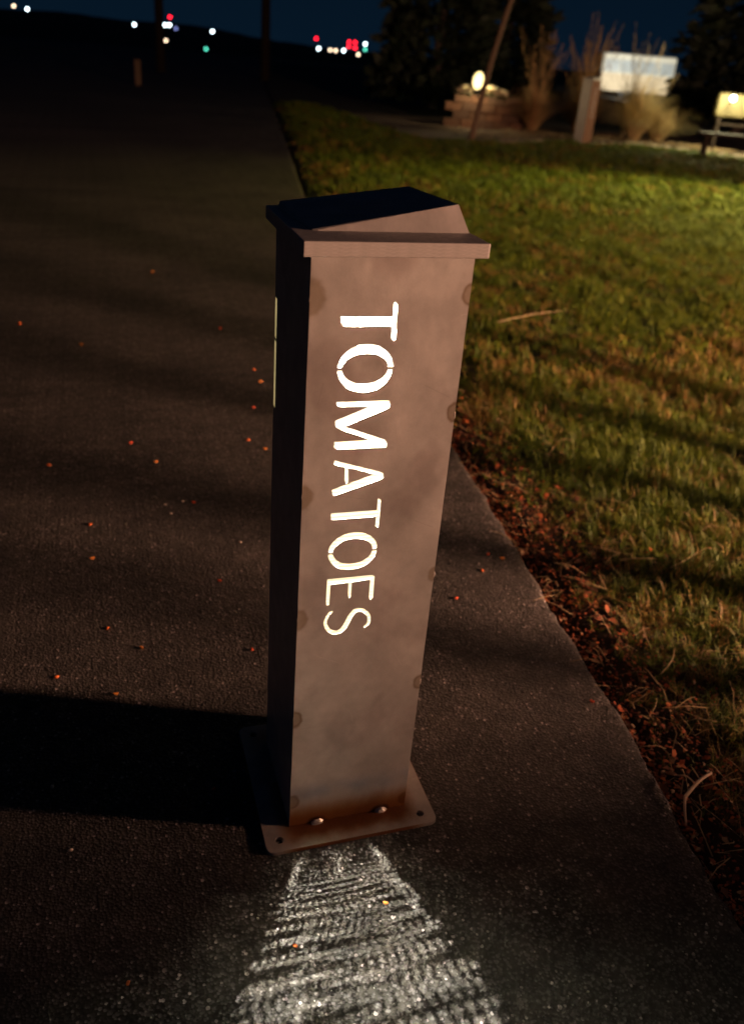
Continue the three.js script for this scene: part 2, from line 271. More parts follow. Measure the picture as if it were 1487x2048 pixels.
function weldBead(parent, x, y, z, sx, sy, sz) {
  const b = new THREE.IcosahedronGeometry(1, 3), p = b.attributes.position;
  for (let i = 0; i < p.count; i++) { const k = 1 + 0.3 * perlin.noise(p.getX(i) * 2.3 + x * 50, p.getY(i) * 2.3, p.getZ(i) * 2.3) + 0.16 * perlin.noise(p.getX(i) * 6 + x * 90, p.getY(i) * 6, p.getZ(i) * 6); p.setXYZ(i, p.getX(i) * k * sx, p.getY(i) * k * sy, p.getZ(i) * k * sz); }
  b.computeVertexNormals(); mesh('weld_bead', b.translate(x, y, z), weldMat, parent);
}
const post = signPost('sign_post', 0, 0, 0, cutouts, [0.772, 0.955, 0.888]);
tag(post, 'raw steel sign post with lit cut-out word TOMATOES standing on the asphalt', 'sign post', 'steel sign posts');
weldBead(post, -0.062, 0.0092, 0.117, 0.0115, 0.0065, 0.0055); weldBead(post, 0.065, 0.0092, 0.1173, 0.012, 0.0068, 0.0055);
for (const y of [0.836, 0.551, 0.3212]) weldBead(post, 0.1152, y, 0.1135, 0.0016, 0.006, 0.002);
for (const y of [1.012, 0.7146, 0.489, 0.2748]) weldBead(post, -0.1152, y, 0.1135, 0.0012, 0.004, 0.0015);
// the light inside: a white carrier sheet with rows of small light-emitting chips
// behind the letters: a glowing perforated sheet, and behind that a column of small bright chips that shine through its holes
const LED_CHIP = 8e6;
const linerMat = new THREE.MeshPhysicalMaterial({ color: lin(0.02, 0.02, 0.02), roughness: 1, specularIntensity: 0 });
const sheetMat = new THREE.MeshPhysicalMaterial({ color: lin(0.02, 0.02, 0.02), roughness: 1, specularIntensity: 0, emissive: lin(1, 1, 1).setRGB(2.5, 1.95, 1.08) });
for (const k of [-1, 1]) mesh('black_liner', box(0.002, H - 0.02, 0.106, k * 0.1085, H / 2, 0.056), linerMat, post);
mesh('back_liner', box(0.214, 1.05, 0.004, 0, 0.538, 0), linerMat, post);
{
  const bars = [], chipGeo = new THREE.PlaneGeometry(0.0016, 0.0016).rotateX(1.05), chipMat = glow(LED_CHIP, LED_CHIP * 0.96, LED_CHIP * 0.82);
  mesh('led_rail', box(0.003, 0.16, 0.024, -0.017, 0.985, 0.016), linerMat, post);
  for (let k = 0; k < 5; k++) mesh('led_chip', chipGeo.clone().translate(-0.017 + 0.003 * Math.sin(k * 2.4), 0.926 + k * 0.031, 0.032), chipMat, post);
  for (let k = 0; k < 5; k++) mesh('chip_base', box(0.006, 0.006, 0.0004, 0, 0, -0.0006).rotateX(1.05).translate(-0.017 + 0.003 * Math.sin(k * 2.4), 0.926 + k * 0.031, 0.032), linerMat, post);
  const x0 = -0.085, x1 = 0.025, y0 = 0.33, y1 = 1.03, zz = 0.1;
  for (let x = x0; x <= x1; x += 0.0032) bars.push(box(0.0015, y1 - y0, 0.00008, x, (y0 + y1) / 2, zz));
  for (let y = y0; y <= y1; y += 0.0062) bars.push(box(x1 - x0, 0.0022, 0.00008, (x0 + x1) / 2, y, zz - 0.0001));
  mesh('perforated_light_sheet', mergeGeometries(bars), sheetMat, post).userData.kind = 'stuff';
  mesh('led_tile_housing', box(0.1, 0.004, 0.075, -0.02, 1.064, 0.062), linerMat, post);
  mesh('led_tile', new THREE.PlaneGeometry(0.07, 0.05).rotateX(Math.PI / 2).translate(-0.02, 1.0612, 0.06), glow(7500, 7000, 5000), post);
  mesh('led_strip', box(0.002, 0.2, 0.011, -0.1105, 0.863, -0.106), glow(1.6, 1.35, 0.62), post);
  const area = new THREE.RectAreaLight(lin(1, 0.85, 0.5), 2, 0.1, 0.6); area.position.set(-0.03, 0.7, 0.103); area.lookAt(-0.03, 0.7, 1); post.add(area);
}

// ------------------------------------------------------------------ the porch lamp that lights the post, and the lawn lamp (both stand beside the frame)
const ironMat = std(0.03, 0.03, 0.03, 0.5, 0.6), woodMat = std(0.16, 0.1, 0.06, 0.8), darkWood = std(0.024, 0.014, 0.008, 0.9);
function lampPost([x, y, z], color, power, r, label) {
  const g = group('lamp_post', x, 0, z); tag(g, label, 'lamp');
  mesh('pole', new THREE.CylinderGeometry(0.035, 0.05, y - r - 0.02, 10).translate(0, (y - r - 0.02) / 2 - 0.03, 0), ironMat, g);
  mesh('collar', new THREE.CylinderGeometry(0.07, 0.05, 0.05, 12).translate(0, y - r - 0.03, 0), ironMat, g);
  const c = new THREE.Color(color); mesh('lamp_globe', new THREE.SphereGeometry(r, 20, 14).translate(0, y, 0), glow(c.r * 8, c.g * 8, c.b * 8), g);
  lamp(color, power, r * 0.9, [0, y, 0], g);
}
lampPost(PORCH, lin(1, 0.52, 0.33), PORCH_POWER, 0.22, 'warm globe lamp on an iron pole beside the drive');
{
  const [x, y, z] = LAWN_LAMP, g = group('flood_lamp', x, 0, z); tag(g, 'shielded flood lamp on an iron pole beside the lawn', 'lamp');
  mesh('pole', new THREE.CylinderGeometry(0.04, 0.05, y, 10).translate(0.16, y / 2 - 0.03, 0), ironMat, g);
  mesh('housing', rbox(0.16, 0.22, 0.3, 0.02, 0.1, y, 0).applyMatrix4(new THREE.Matrix4()), ironMat, g);
  mesh('lamp_face', box(0.01, 0.16, 0.24, 0.01, y, 0), glow(8, 7, 4.6), g);
  mesh('hood', box(0.5, 0.01, 0.6, 0, 0, 0).rotateZ(0.56).translate(-0.2, y - 0.005, 0), ironMat, g);
  const l = new THREE.SpotLight(lin(1, 0.84, 0.16), LAWN_POWER, 0, 0.56, 0.85); l.position.set(-0.03, y, 0); l.target.position.set(-4.6, 0, 0.9); l.castShadow = true; l.shadow.radius = 5; g.add(l, l.target);
}

function leafCloud(n, place, size, cols) {
  const rb = new Ribbons();
  for (let i = 0; i < n; i++) {
    const [c, out] = place(), s = size * rr(0.6, 1.4), d = V3(out.x + rr(-0.8, 0.8), out.y + rr(-0.5, 0.9), out.z + rr(-0.8, 0.8)).normalize(), side = V3(rr(-1, 1), rr(-1, 1), rr(-1, 1)).cross(d).normalize(), col = cols[Math.floor(rnd() * cols.length)], k = rr(0.7, 1.3);
    rb.add([c, c.clone().addScaledVector(d, s * 0.5), c.clone().addScaledVector(d, s)], [0.1 * s, 0.26 * s, 0.01 * s], side, col.map((v) => v * k));
  }
  return rb.geo();
}
const leafMat = new THREE.MeshStandardMaterial({ color: 0xffffff, vertexColors: true, roughness: 0.7, side: THREE.DoubleSide });
// bare young trees and a shrub between the porch lamp and the drive: their shadows cross the asphalt
const barkMat = std(0.09, 0.07, 0.055, 0.9);
function sapling(x, z, r, lean, label, leaves) {
  const g = group('young_tree', x, -0.03, z); tag(g, label, 'tree', 'bare young trees along the drive');
  const top = V3(lean[0], 3.4, lean[1]);
  mesh('trunk', tube([V3(0, 0, 0), V3(lean[0] * 0.2, 0.9, lean[1] * 0.15), V3(lean[0] * 0.55, 2, lean[1] * 0.6), top], r, r * 0.4, 16, 8), barkMat, g);
  const br = [];
  for (let i = 0; i < 16; i++) { const h = rr(1.3, 3.2), t = rr(0, 6.28), l = rr(0.35, 0.8), b = V3(lean[0] * h / 3.6, h, lean[1] * h / 3.6); br.push(tube([b, V3(b.x + Math.cos(t) * l * 0.5, h + l * 0.35, b.z + Math.sin(t) * l * 0.5), V3(b.x + Math.cos(t) * l, h + l * 0.9, b.z + Math.sin(t) * l)], r * 0.25, 0.003, 6, 5)); }
  mesh('branches', mergeGeometries(br), barkMat, g);
  if (leaves) mesh('foliage', leafCloud(leaves, () => { const o = V3(rr(-1, 1), rr(-1, 1), rr(-1, 1)).normalize(), q = Math.sqrt(rnd()) * (1 + 0.5 * perlin.noise(o.x * 2 + x * 9, o.y * 2, o.z * 2)); return [V3(o.x * 0.2 * q, 1.0 + o.y * 0.3 * q, o.z * 0.26 * q), o]; }, 0.07, [[0.09, 0.06, 0.025], [0.07, 0.07, 0.02]]), leafMat, g);
}
const SAP = 'slender bare young tree standing on the lawn beside the drive';
for (const [x, z, r, lx, lz, n] of [[2.2, 0.81, 0.015, 0.1, 0.05], [2.22, 0.9, 0.013, -0.1, 0.02], [2.2, 0.507, 0.05, 0.05, -0.1, 90], [2.25, 0.17, 0.058, 0, 0.1, 150], [2.4, -0.236, 0.045, 0.1, -0.05, 150], [2.8, -0.45, 0.05, -0.05, 0.1], [3.1, -0.75, 0.05, 0.1, 0.1], [3.6, -0.95, 0.022, 0.0, -0.1], [4.1, -0.9, 0.03, 0.05, 0.05]]) sapling(x, z, r, [lx, lz], SAP, n);

{
  const g = group('evergreen_shrub', 3.1, -0.03, 1.8); tag(g, 'dense evergreen shrub growing beside the drive and the globe lamp', 'shrub');
  mesh('stem', mergeGeometries([...Array(7)].map((_, i) => tube([V3(0, 0, 0), V3(Math.cos(i) * 0.2, 0.4, Math.sin(i) * 0.2), V3(Math.cos(i) * 0.35, 0.8, Math.sin(i) * 0.35)], 0.02, 0.006, 6, 5))), barkMat, g);
  mesh('foliage', leafCloud(3800, () => { const o = V3(rr(-1, 1), rr(-1, 1), rr(-1, 1)).normalize(); const q = rr(0.5, 1) ** 0.5 * (1 + 0.35 * perlin.noise(o.x * 2, o.y * 2, o.z * 2)); return [V3(o.x * 0.5 * q, 0.58 + o.y * 0.52 * q, o.z * 0.7 * q), o]; }, 0.1, [[0.03, 0.06, 0.02], [0.04, 0.075, 0.02], [0.025, 0.05, 0.025]]), leafMat, g);
}

// ------------------------------------------------------------------ grass
function tuft(n, h, w, spread, bend) {
  const rb = new Ribbons();
  for (let i = 0; i < n; i++) {
    const t = rr(0, 6.283), d = V3(Math.cos(t), 0, Math.sin(t)), r = spread * Math.sqrt(rnd()), t2 = rr(0, 6.283), b = V3(Math.cos(t2) * r, -0.012, Math.sin(t2) * r), L = h * rr(0.55, 1.25), k = bend * rr(0.3, 1.3);
    const pts = [b, b.clone().add(V3(d.x * k * L * 0.15, L * 0.4, d.z * k * L * 0.15)), b.clone().add(V3(d.x * k * L * 0.5, L * 0.72, d.z * k * L * 0.5)), b.clone().add(V3(d.x * k * L, L * (1 - 0.28 * k), d.z * k * L))];
    const ww = w * rr(0.7, 1.3); rb.add(pts, [ww, ww * 0.9, ww * 0.65, ww * 0.08], V3(-d.z, 0, d.x));
  }
  return rb.geo();
}
const bladeMat = new THREE.MeshStandardMaterial({ color: 0xffffff, roughness: 0.62, side: THREE.DoubleSide });
const dryness = (x, z) => clamp(0.15 + 1.6 * fbm(x * 1.1, z * 1.1, 31, 3) + 1.0 * fbm(x * 5, z * 5, 17, 3) + 0.5 * Math.exp(-(x - edgeX(z)) / 0.45) + 0.1 * smooth(-6, -2, z) - 0.1 * smooth(-3, -6, z), 0, 1);
const bedFront = (x) => -13.55 - 0.9 * smooth(6, 8.7, x) + 0.1 * Math.sin(x * 3) + 1.35 * smooth(10, 11.4, x);
const spots = { near: [], mid: [], far: [] };
function sow(list, x0, x1, z0, z1, per) {
  const n = Math.floor((x1 - x0) * (z1 - z0) * per);
  for (let i = 0; i < n; i++) {
    const x = rr(x0, x1), z = rr(z0, z1), o = x - edgeX(z); if (o < 0.03) continue;
    if (x > 0.9 + (0.8 - z) * 0.95 || (x > 5 && z < bedFront(x) + 0.05)) continue;
    const fringe = smooth(0.03, 0.17, o + 0.16 * fbm(x * 6, z * 6, 3, 2)); if (rnd() > fringe) continue;
    list.push([x, lawnY(o, x, z), z, o]);
  }
}
sow(spots.near, 0.5, 3.4, -2.2, 0.8, 2300); sow(spots.mid, 0.9, 6.5, -6.5, -2.2, 620); sow(spots.far, 1.3, 12.5, -21, -6.5, 190);
function plant(name, list, geos, scale, cols, label) {
  geos.forEach((geo, gi) => {
    const mine = list.filter((_, i) => i % geos.length === gi), im = new THREE.InstancedMesh(geo, bladeMat, mine.length), m = new THREE.Matrix4(), c = new THREE.Color(), e = new THREE.Euler();
    mine.forEach(([x, y, z, o], i) => {
      const s = scale * rr(0.7, 1.25) * (0.75 + 0.5 * smooth(-0.3, 0.4, fbm(x * 2.3, z * 2.3, 40, 2))) * (0.55 + 0.45 * smooth(0.1, 0.4, o)); e.set(rr(-0.25, 0.25), rr(0, 6.28), rr(-0.25, 0.25));
      m.compose(V3(x, y, z), new THREE.Quaternion().setFromEuler(e), V3(s, s * rr(0.8, 1.15), s)); im.setMatrixAt(i, m);
      const d = cols(x, z), k = rr(0.7, 1.3); im.setColorAt(i, c.setRGB(d[0] * k, d[1] * k, d[2] * k));
    });
    im.name = numbered(name); im.castShadow = im.receiveShadow = true; scene.add(im); tag(im, label[gi % label.length], 'grass', null, 'stuff');
  });
}
const mix3 = (a, b, t) => a.map((v, i) => v + (b[i] - v) * t);
const grassCol = (x, z) => { const d = dryness(x, z); return rnd() < 0.75 * d ? mix3([0.17, 0.10, 0.012], [0.38, 0.25, 0.06], rnd() ** 2) : mix3([0.07, 0.125, 0.004], [0.17, 0.215, 0.007], rnd() ** 1.5); };
plant('lawn_grass', spots.near, [tuft(13, 0.06, 0.0013, 0.018, 0.8), tuft(11, 0.075, 0.0012, 0.02, 1.0), tuft(12, 0.05, 0.0015, 0.022, 1.15)], 1, grassCol, ['green and straw coloured lawn grass along the drive edge', 'longer bent lawn grass blades along the drive edge', 'short broad lawn grass blades along the drive edge']);
plant('lawn_grass', spots.mid, [tuft(15, 0.062, 0.0021, 0.03, 0.8), tuft(13, 0.07, 0.0019, 0.034, 1.1)], 1, grassCol, ['patchy green and brown lawn grass beyond the post', 'longer bent grass blades of the patchy lawn beyond the post']);
plant('lawn_grass', spots.far, [tuft(16, 0.075, 0.004, 0.06, 0.7), tuft(14, 0.085, 0.004, 0.065, 1.0)], 1, grassCol, ['bright green lawn grass in front of the planting bed', 'longer grass blades of the bright green lawn by the bed']);

// ------------------------------------------------------------------ leaf litter, twigs, petals and loose stones
{
  const bits = [], litter = new Ribbons();
  for (let i = 0; i < 7900; i++) {
    const far = i > 6500, z = far ? rr(-3.2, 0.7) : rr(-2.6, 0.75), o = far ? 0.1 + 1.5 * rnd() * smooth(-0.05, 0.25, fbm(z * 1.7, i * 0.37, 8, 2)) : 0.004 + 0.24 * rnd() ** 1.9 * (0.6 + 0.6 * smooth(-0.3, 0.3, perlin.noise(z * 5, 3, 1))), x = edgeX(z) + o, a = rr(0, 6.28), s = rr(0.004, 0.012) * (rnd() < 0.07 ? 2.2 : 1);
    const y = lawnY(Math.max(o, 0.021), x, z) + (far ? rr(0.02, 0.045) : rr(0.0, 0.018)), d = V3(Math.cos(a), rr(-0.35, 0.5), Math.sin(a)).normalize(), side = V3(-Math.sin(a), rr(-0.6, 0.6), Math.cos(a)).normalize(), c = V3(x, y, z), q = rnd();
    const col = q < 0.5 ? [0.26, 0.055, 0.014] : q < 0.75 ? [0.13, 0.05, 0.02] : q < 0.92 ? [0.42, 0.11, 0.022] : [0.42, 0.27, 0.14], k = rr(0.6, 1.3);
    litter.add([c, c.clone().addScaledVector(d, s * 0.5).add(V3(0, s * 0.15, 0)), c.clone().addScaledVector(d, s)], [s * 0.12, s * 0.36, s * 0.05], side, col.map((v) => v * k));
  }
  tag(mesh('leaf_litter', litter.geo(), leafMat), 'red brown leaf litter lying along the crumbling asphalt edge', 'leaf litter', null, 'stuff');
  const straw = new Ribbons();
  for (let i = 0; i < 1500; i++) {
    const z = rr(-4.5, 0.7), o = 0.015 + 1.5 * rnd() ** 1.8, x = edgeX(z) + o, a = rr(0, 6.28), L = rr(0.03, 0.11), y = lawnY(o, x, z) + rr(0.008, 0.05), d = V3(Math.cos(a), rr(-0.25, 0.25), Math.sin(a)), c = V3(x, y, z), w = rr(0.0006, 0.0013), k = rr(0.6, 1.25);
    straw.add([c, c.clone().addScaledVector(d, L * 0.5).add(V3(rr(-0.01, 0.01), 0.008, rr(-0.01, 0.01))), c.clone().addScaledVector(d, L)], [w, w, w * 0.4], V3(-Math.sin(a), 0.2, Math.cos(a)), [0.42 * k, 0.30 * k, 0.15 * k]);
  }
  tag(mesh('dead_straw', straw.geo(), leafMat), 'loose dead straw stems lying over the lawn edge', 'straw', null, 'stuff');
}
const twigMat = std(0.5, 0.36, 0.24, 0.8), strawMat = std(0.5, 0.38, 0.2, 0.8);
{
  const y = 0.012, t = mesh('forked_twig', mergeGeometries([tube([V3(0.774, y + 0.012, 0.193), V3(0.73, y + 0.016, 0.21), V3(0.684, y + 0.004, 0.232)], 0.003, 0.0038), tube([V3(0.684, y + 0.004, 0.232), V3(0.672, y - 0.002, 0.25), V3(0.668, y - 0.03, 0.272)], 0.0032, 0.002), tube([V3(0.72, y + 0.014, 0.214), V3(0.712, y + 0.014, 0.19), V3(0.7, y, 0.172)], 0.0016, 0.001)]), twigMat);
  tag(t, 'pale forked twig lying where lawn meets asphalt', 'twig');
  const s = mesh('dry_stalk', tube([V3(1.711, 0.03, -2.993), V3(1.98, 0.05, -3.07), V3(2.259, 0.035, -3.195)], 0.0028, 0.0016, 10, 5), strawMat); tag(s, 'long straight dry stalk lying across the lawn behind the post', 'stalk');
  for (const [x, z, a, L] of [[0.96, -0.72, 0.6, 0.13], [1.05, -0.62, 0.2, 0.12], [0.9, -0.45, 1.0, 0.10], [0.86, -0.12, -0.7, 0.12], [1.18, -0.55, -0.4, 0.15], [0.85, 0.2, 0.9, 0.09], [0.8, 0.28, 2.2, 0.08]]) {
    const c = Math.cos(a), n = Math.sin(a), m = mesh('dry_grass_stalk', tube([V3(x, 0.02, z), V3(x + c * L * 0.5, 0.034, z + n * L * 0.5 + 0.012), V3(x + c * L, 0.024, z + n * L)], 0.0016, 0.0009, 8, 5), strawMat);
    tag(m, 'thin curved dry stem lying on grass beside the drive edge', 'stem', 'dry stems by the drive edge');
  }
}
{
  const petMats = [std(0.8, 0.17, 0.03, 0.5), std(0.8, 0.28, 0.045, 0.5), std(0.75, 0.1, 0.03, 0.5)], paleMat = std(0.62, 0.5, 0.4, 0.6);
  const petGeo = [0, 1, 2].map((v) => { const g = new THREE.SphereGeometry(1, 8, 6), p = g.attributes.position; for (let i = 0; i < p.count; i++) { const x = p.getX(i), y = p.getY(i), z = p.getZ(i), k = 1 + 0.3 * perlin.noise(x * 2 + v * 5, y * 2, z * 2); p.setXYZ(i, x * k, y * 0.42 + 0.4 * x * x * (v ? 1 : -0.4), z * k * 0.66); } g.computeVertexNormals(); return g; });
  const P = [[-0.76, -3.174], [-0.475, -2.829], [0.196, -3.043], [0.26, -2.422], [0.262, -2.262], [0.182, -1.976], [0.107, -1.664], [0.155, -1.578], [-0.311, -1.692], [-0.585, -1.549], [-0.237, -1.523], [-0.143, -1.209], [-0.458, -1.12], [-0.455, -0.925], [-0.125, -0.749], [-0.424, -0.589], [-0.348, -0.494], [-0.091, -0.434], [-0.54, -0.425], [-0.413, -0.339], [-0.24, -0.014], [-0.155, 0.35], [0.015, 0.31], [0.493, -0.546], [0.622, -0.666], [0.709, -0.717], [0.652, -0.084], [-0.421, 0.348], [-0.053, -4.218], [0.676, -0.746]];
  P.forEach(([x, z], i) => { const d = Math.hypot(x + 0.38, z - 1.2), s = 0.0032 + 0.0017 * d, m = mesh('fallen_berry_husk', petGeo[i % 3], petMats[i % 3]); m.position.set(x, s * 0.3 + 0.001, z); m.scale.setScalar(s); m.rotation.y = rr(0, 6.28); tag(m, 'tiny orange red husk lying on the dark asphalt', 'husk', 'orange husks on the asphalt'); });
  for (const [x, z] of [[-0.542, -0.09], [-0.507, 0.071], [-0.233, -1.21], [-0.176, -1.222], [-0.22, -1.15], [-0.038, -0.944]]) { const m = mesh('pale_pebble', petGeo[0], paleMat); m.position.set(x, 0.0025, z); m.scale.setScalar(0.005); m.rotation.y = rr(0, 6); tag(m, 'small pale pebble lying on the dark asphalt', 'pebble', 'pale pebbles on the asphalt'); }
}
{ // loose grit on the drive
  const n = 5200, g = new THREE.IcosahedronGeometry(1, 0), im = new THREE.InstancedMesh(g, new THREE.MeshStandardMaterial({ color: 0xffffff, roughness: 0.28 }), n), m = new THREE.Matrix4(), c = new THREE.Color();
  for (let i = 0; i < n; i++) {
    const z = rr(-2.2, 0.9) , x = edgeX(z) - 0.01 - 1.75 * rnd() ** 1.25, s = 0.0006 + 0.0024 * rnd() ** 3, t = rnd() ** 2, b = 0.03 + 0.3 * t;
    m.compose(V3(x, s * 0.2, z), new THREE.Quaternion().setFromEuler(new THREE.Euler(rr(0, 6), rr(0, 6), rr(0, 6))), V3(s, s * 0.7, s * rr(0.6, 1))); im.setMatrixAt(i, m); im.setColorAt(i, c.setRGB(b * 1.05, b, b * rr(0.7, 0.95)));
  }
  im.name = 'loose_grit'; im.castShadow = im.receiveShadow = true; scene.add(im); tag(im, 'fine glinting grit scattered over the asphalt drive', 'grit', null, 'stuff');
}

// ------------------------------------------------------------------ the planting bed at the far end of the lawn
{
  const p = [], ix = [], xs = []; for (let x = 5; x <= 15.01; x += 0.25) xs.push(x);
  xs.forEach((x, i) => { const f = bedFront(x); for (const [k, z] of [f + 0.05, f - 0.1, f - 0.6, f - 1.4, f - 2.6, f - 5].entries()) p.push(x, (k ? 0.035 : -0.03) + (k > 0 && k < 5 ? 0.03 * fbm(x * 2, z * 2, 5) : 0), z); if (i) for (let k = 0; k < 5; k++) { const a = (i - 1) * 6 + k, b = i * 6 + k; ix.push(a, b, a + 1, b, b + 1, a + 1); } });
  const g = new THREE.BufferGeometry(); g.setAttribute('position', new THREE.Float32BufferAttribute(p, 3)); g.setIndex(ix); g.computeVertexNormals();
  structure(mesh('planting_bed', g, std(0.11, 0.07, 0.045, 1)), 'brown mulch bed at the far end of the lawn');
}
{ // pale stones edging the bed
  const sm = [std(0.42, 0.34, 0.24, 0.9), std(0.36, 0.29, 0.22, 0.9)];
  for (let i = 0; i < 26; i++) {
    const x = 6.4 + i * 0.21 + rr(-0.04, 0.04), z = bedFront(x) + rr(-0.06, 0.02), b = new THREE.IcosahedronGeometry(1, 2), q = b.attributes.position, big = x > 9.7 ? 1.5 : 0.85;
    for (let k = 0; k < q.count; k++) { const n = 1 + 0.35 * perlin.noise(q.getX(k) * 1.4 + i * 3.1, q.getY(k) * 1.4, q.getZ(k) * 1.4); q.setXYZ(k, q.getX(k) * 0.1 * n * big, q.getY(k) * 0.035 * n * big, q.getZ(k) * 0.07 * n * big); }
    b.computeVertexNormals(); const m = mesh('edging_stone', b, sm[i % 2]); m.position.set(x, 0.03, z); m.rotation.y = rr(-0.5, 0.5);
    tag(m, 'flat pale stone set along the front of the mulch bed', 'stone', 'stones edging the bed');
  }
}
// a second sign post at the bed
{
  const rusty = std(0.2, 0.085, 0.045, 0.8);
  const slots = []; for (let i = 0; i < 7; i++) { const y = 0.92 - i * 0.075; slots.push([[-0.03, y], [0.03, y], [0.03, y + 0.012], [-0.03, y + 0.012]], [[0.018, y - 0.04], [0.026, y - 0.04], [0.026, y - 0.006], [0.018, y - 0.006]]); }
  const far = signPost('sign_post', 8.55, -14.25, 0.32, slots, null, rusty); far.position.y = 0.03;
  tag(far, 'distant rusty steel sign post with a dim lit strip beside the dry grasses', 'sign post', 'steel sign posts');
  mesh('led_carrier', box(0.16, 0.8, 0.004, 0, 0.6, -0.004), glow(1.6, 1.35, 0.9), far);
}
{ // block planter wall with a lantern and pale flowers on top
  const g = group('block_wall', 7.5, 0.03, -16.2, -0.33); tag(g, 'low dark brown block wall behind the leaning pole', 'wall');
  const bm = [std(0.10, 0.05, 0.03, 0.95), std(0.13, 0.062, 0.036, 0.95), std(0.08, 0.042, 0.028, 0.95)];
  for (let r = 0; r < 4; r++) for (let c = 0; c < 5; c++) { const x = -0.78 + (c + (r % 2) * 0.5) * 0.34; if (r === 3 && c > 3) continue; const b = mesh('block', rbox(0.33, 0.148, 0.24, 0.012), bm[(r * 2 + c) % 3], g); b.position.set(x, 0.075 + r * 0.152, rr(-0.012, 0.012)); b.rotation.y = rr(-0.03, 0.03); }
}
{
  const g = group('globe_lantern', 7.03, 0, -15.95); tag(g, 'glowing oval lantern standing on the block wall', 'lantern');
  const m = mesh('lamp_globe', new THREE.SphereGeometry(0.1, 18, 14).scale(1, 1.55, 1).rotateZ(-0.12).translate(0, 0.905, 0), glow(3, 2.3, 0.95), g);
  mesh('stem', new THREE.CylinderGeometry(0.02, 0.03, 0.16, 8).translate(0, 0.69, 0), ironMat, g);
  lamp(lin(1, 0.8, 0.42), 2.6, 0.09, [0, 0.905, 0], g);
}
const petalMat = new THREE.MeshStandardMaterial({ color: 0xffffff, vertexColors: true, roughness: 0.8, side: THREE.DoubleSide });
for (const [x, y, z, s] of [[6.78, 0.64, -15.93, 0.14], [7.27, 0.65, -15.86, 0.15], [7.5, 0.63, -15.8, 0.1]]) {
  const g = group('flower_clump', x, y, z); tag(g, 'small clump of pale flowers on the wall below the lantern', 'flowers', 'pale flowers on the block wall');
  mesh('blooms', leafCloud(160, () => { const o = V3(rr(-1, 1), rr(0, 1), rr(-1, 1)).normalize(); return [V3(o.x * s * 0.7, 0.03 + o.y * s * 0.6, o.z * s * 0.6), o]; }, 0.07, [[0.75, 0.68, 0.5], [0.7, 0.6, 0.4]]), petalMat, g);
  mesh('foliage', leafCloud(60, () => { const o = V3(rr(-1, 1), rr(0, 0.4), rr(-1, 1)).normalize(); return [V3(o.x * s * 0.5, 0, o.z * s * 0.5), o]; }, 0.07, [[0.05, 0.08, 0.02]]), petalMat, g);
}
{
  const g = mesh('leaning_pole', tube([V3(6.012, -0.02, -13.6), V3(6.45, 1.35, -14.1), V3(7.3, 3.9, -14.5)], 0.055, 0.04, 12, 8), woodMat); tag(g, 'thin leaning wooden pole at the corner of the bed', 'pole');
}
// ornamental grasses
function reedClump(x, z, n, h, spread, plumes, label, tint, seedBend = 1) {
  const g = group('ornamental_grass', x, 0.02, z); tag(g, label, 'grass clump', 'dry ornamental grasses in the bed');
  const rb = new Ribbons();
  for (let i = 0; i < n; i++) {
    const t = rr(0, 6.283), d = V3(Math.cos(t), 0, Math.sin(t)), L = h * rr(0.55, 1.1), k = spread * rr(0.15, 1.1) * seedBend, b = V3(d.x * 0.1 * rnd(), 0, d.z * 0.1 * rnd()), pts = [], ws = [], w = rr(0.005, 0.011), m = rr(0.6, 1.2);
    for (let s = 0; s <= 6; s++) { const u = s / 6, out = k * L * u ** 1.6; pts.push(V3(b.x + d.x * out, Math.max(0.02, L * (u - 0.55 * k * u ** 3)), b.z + d.z * out)); ws.push(w * (1 - 0.85 * u)); }
    rb.add(pts, ws, V3(-d.z, 0.1, d.x).normalize(), tint.map((v) => v * m));
  }
  mesh('blades', rb.geo(), petalMat, g);
  const pl = new Ribbons();
  for (let i = 0; i < plumes; i++) {
    const t = rr(0, 6.283), r = rr(0.05, 0.5), L = h * rr(0.95, 1.8), top = V3(Math.cos(t) * r * 1.3, L, Math.sin(t) * r * 1.3), m = rr(0.6, 1.1);
    pl.add([V3(0, 0, 0), V3(top.x * 0.25 + rr(-0.06, 0.06), L * 0.55, top.z * 0.25), V3(top.x * 0.6 + rr(-0.03, 0.03), L * 0.82, top.z * 0.6), top], [0.005, 0.005, 0.004, 0.003], V3(1, 0, 0.2).normalize(), tint.map((v) => v * m));
    for (let s = 0; s < 26; s++) { const u = rr(0.72, 1), c = V3(top.x * u, L * u, top.z * u), a = rr(0, 6.28); pl.add([c, V3(c.x + Math.cos(a) * 0.05, c.y + 0.06, c.z + Math.sin(a) * 0.05)], [0.004, 0.001], V3(-Math.sin(a), 0, Math.cos(a)), tint.map((v) => v * m * 1.2)); }
  }
  if (plumes) mesh('plumes', pl.geo(), petalMat, g);
}
reedClump(8.15, -15.6, 700, 1.05, 0.95, 18, 'tall brown dry grass clump behind the distant sign post', [0.34, 0.19, 0.08]);
reedClump(9.15, -15.5, 800, 1.1, 0.85, 26, 'dark dry grass clump between the distant post and pale clump', [0.27, 0.14, 0.045]);
reedClump(9.6, -16.2, 500, 1.25, 0.7, 22, 'tall brown dry grass clump behind the pale cascading clump', [0.3, 0.17, 0.06]);
reedClump(10.15, -15.0, 1900, 1.2, 0.85, 6, 'pale straw grass clump cascading over the bed stones', [0.7, 0.54, 0.25], 1.15);
reedClump(10.55, -14.8, 900, 0.8, 0.9, 0, 'low pale straw tuft spreading at the foot of the cascading clump', [0.68, 0.53, 0.26], 1.15);
reedClump(10.9, -16.6, 120, 1.2, 0.35, 16, 'thin upright reeds in front of the pale trailer', [0.24, 0.17, 0.08]);

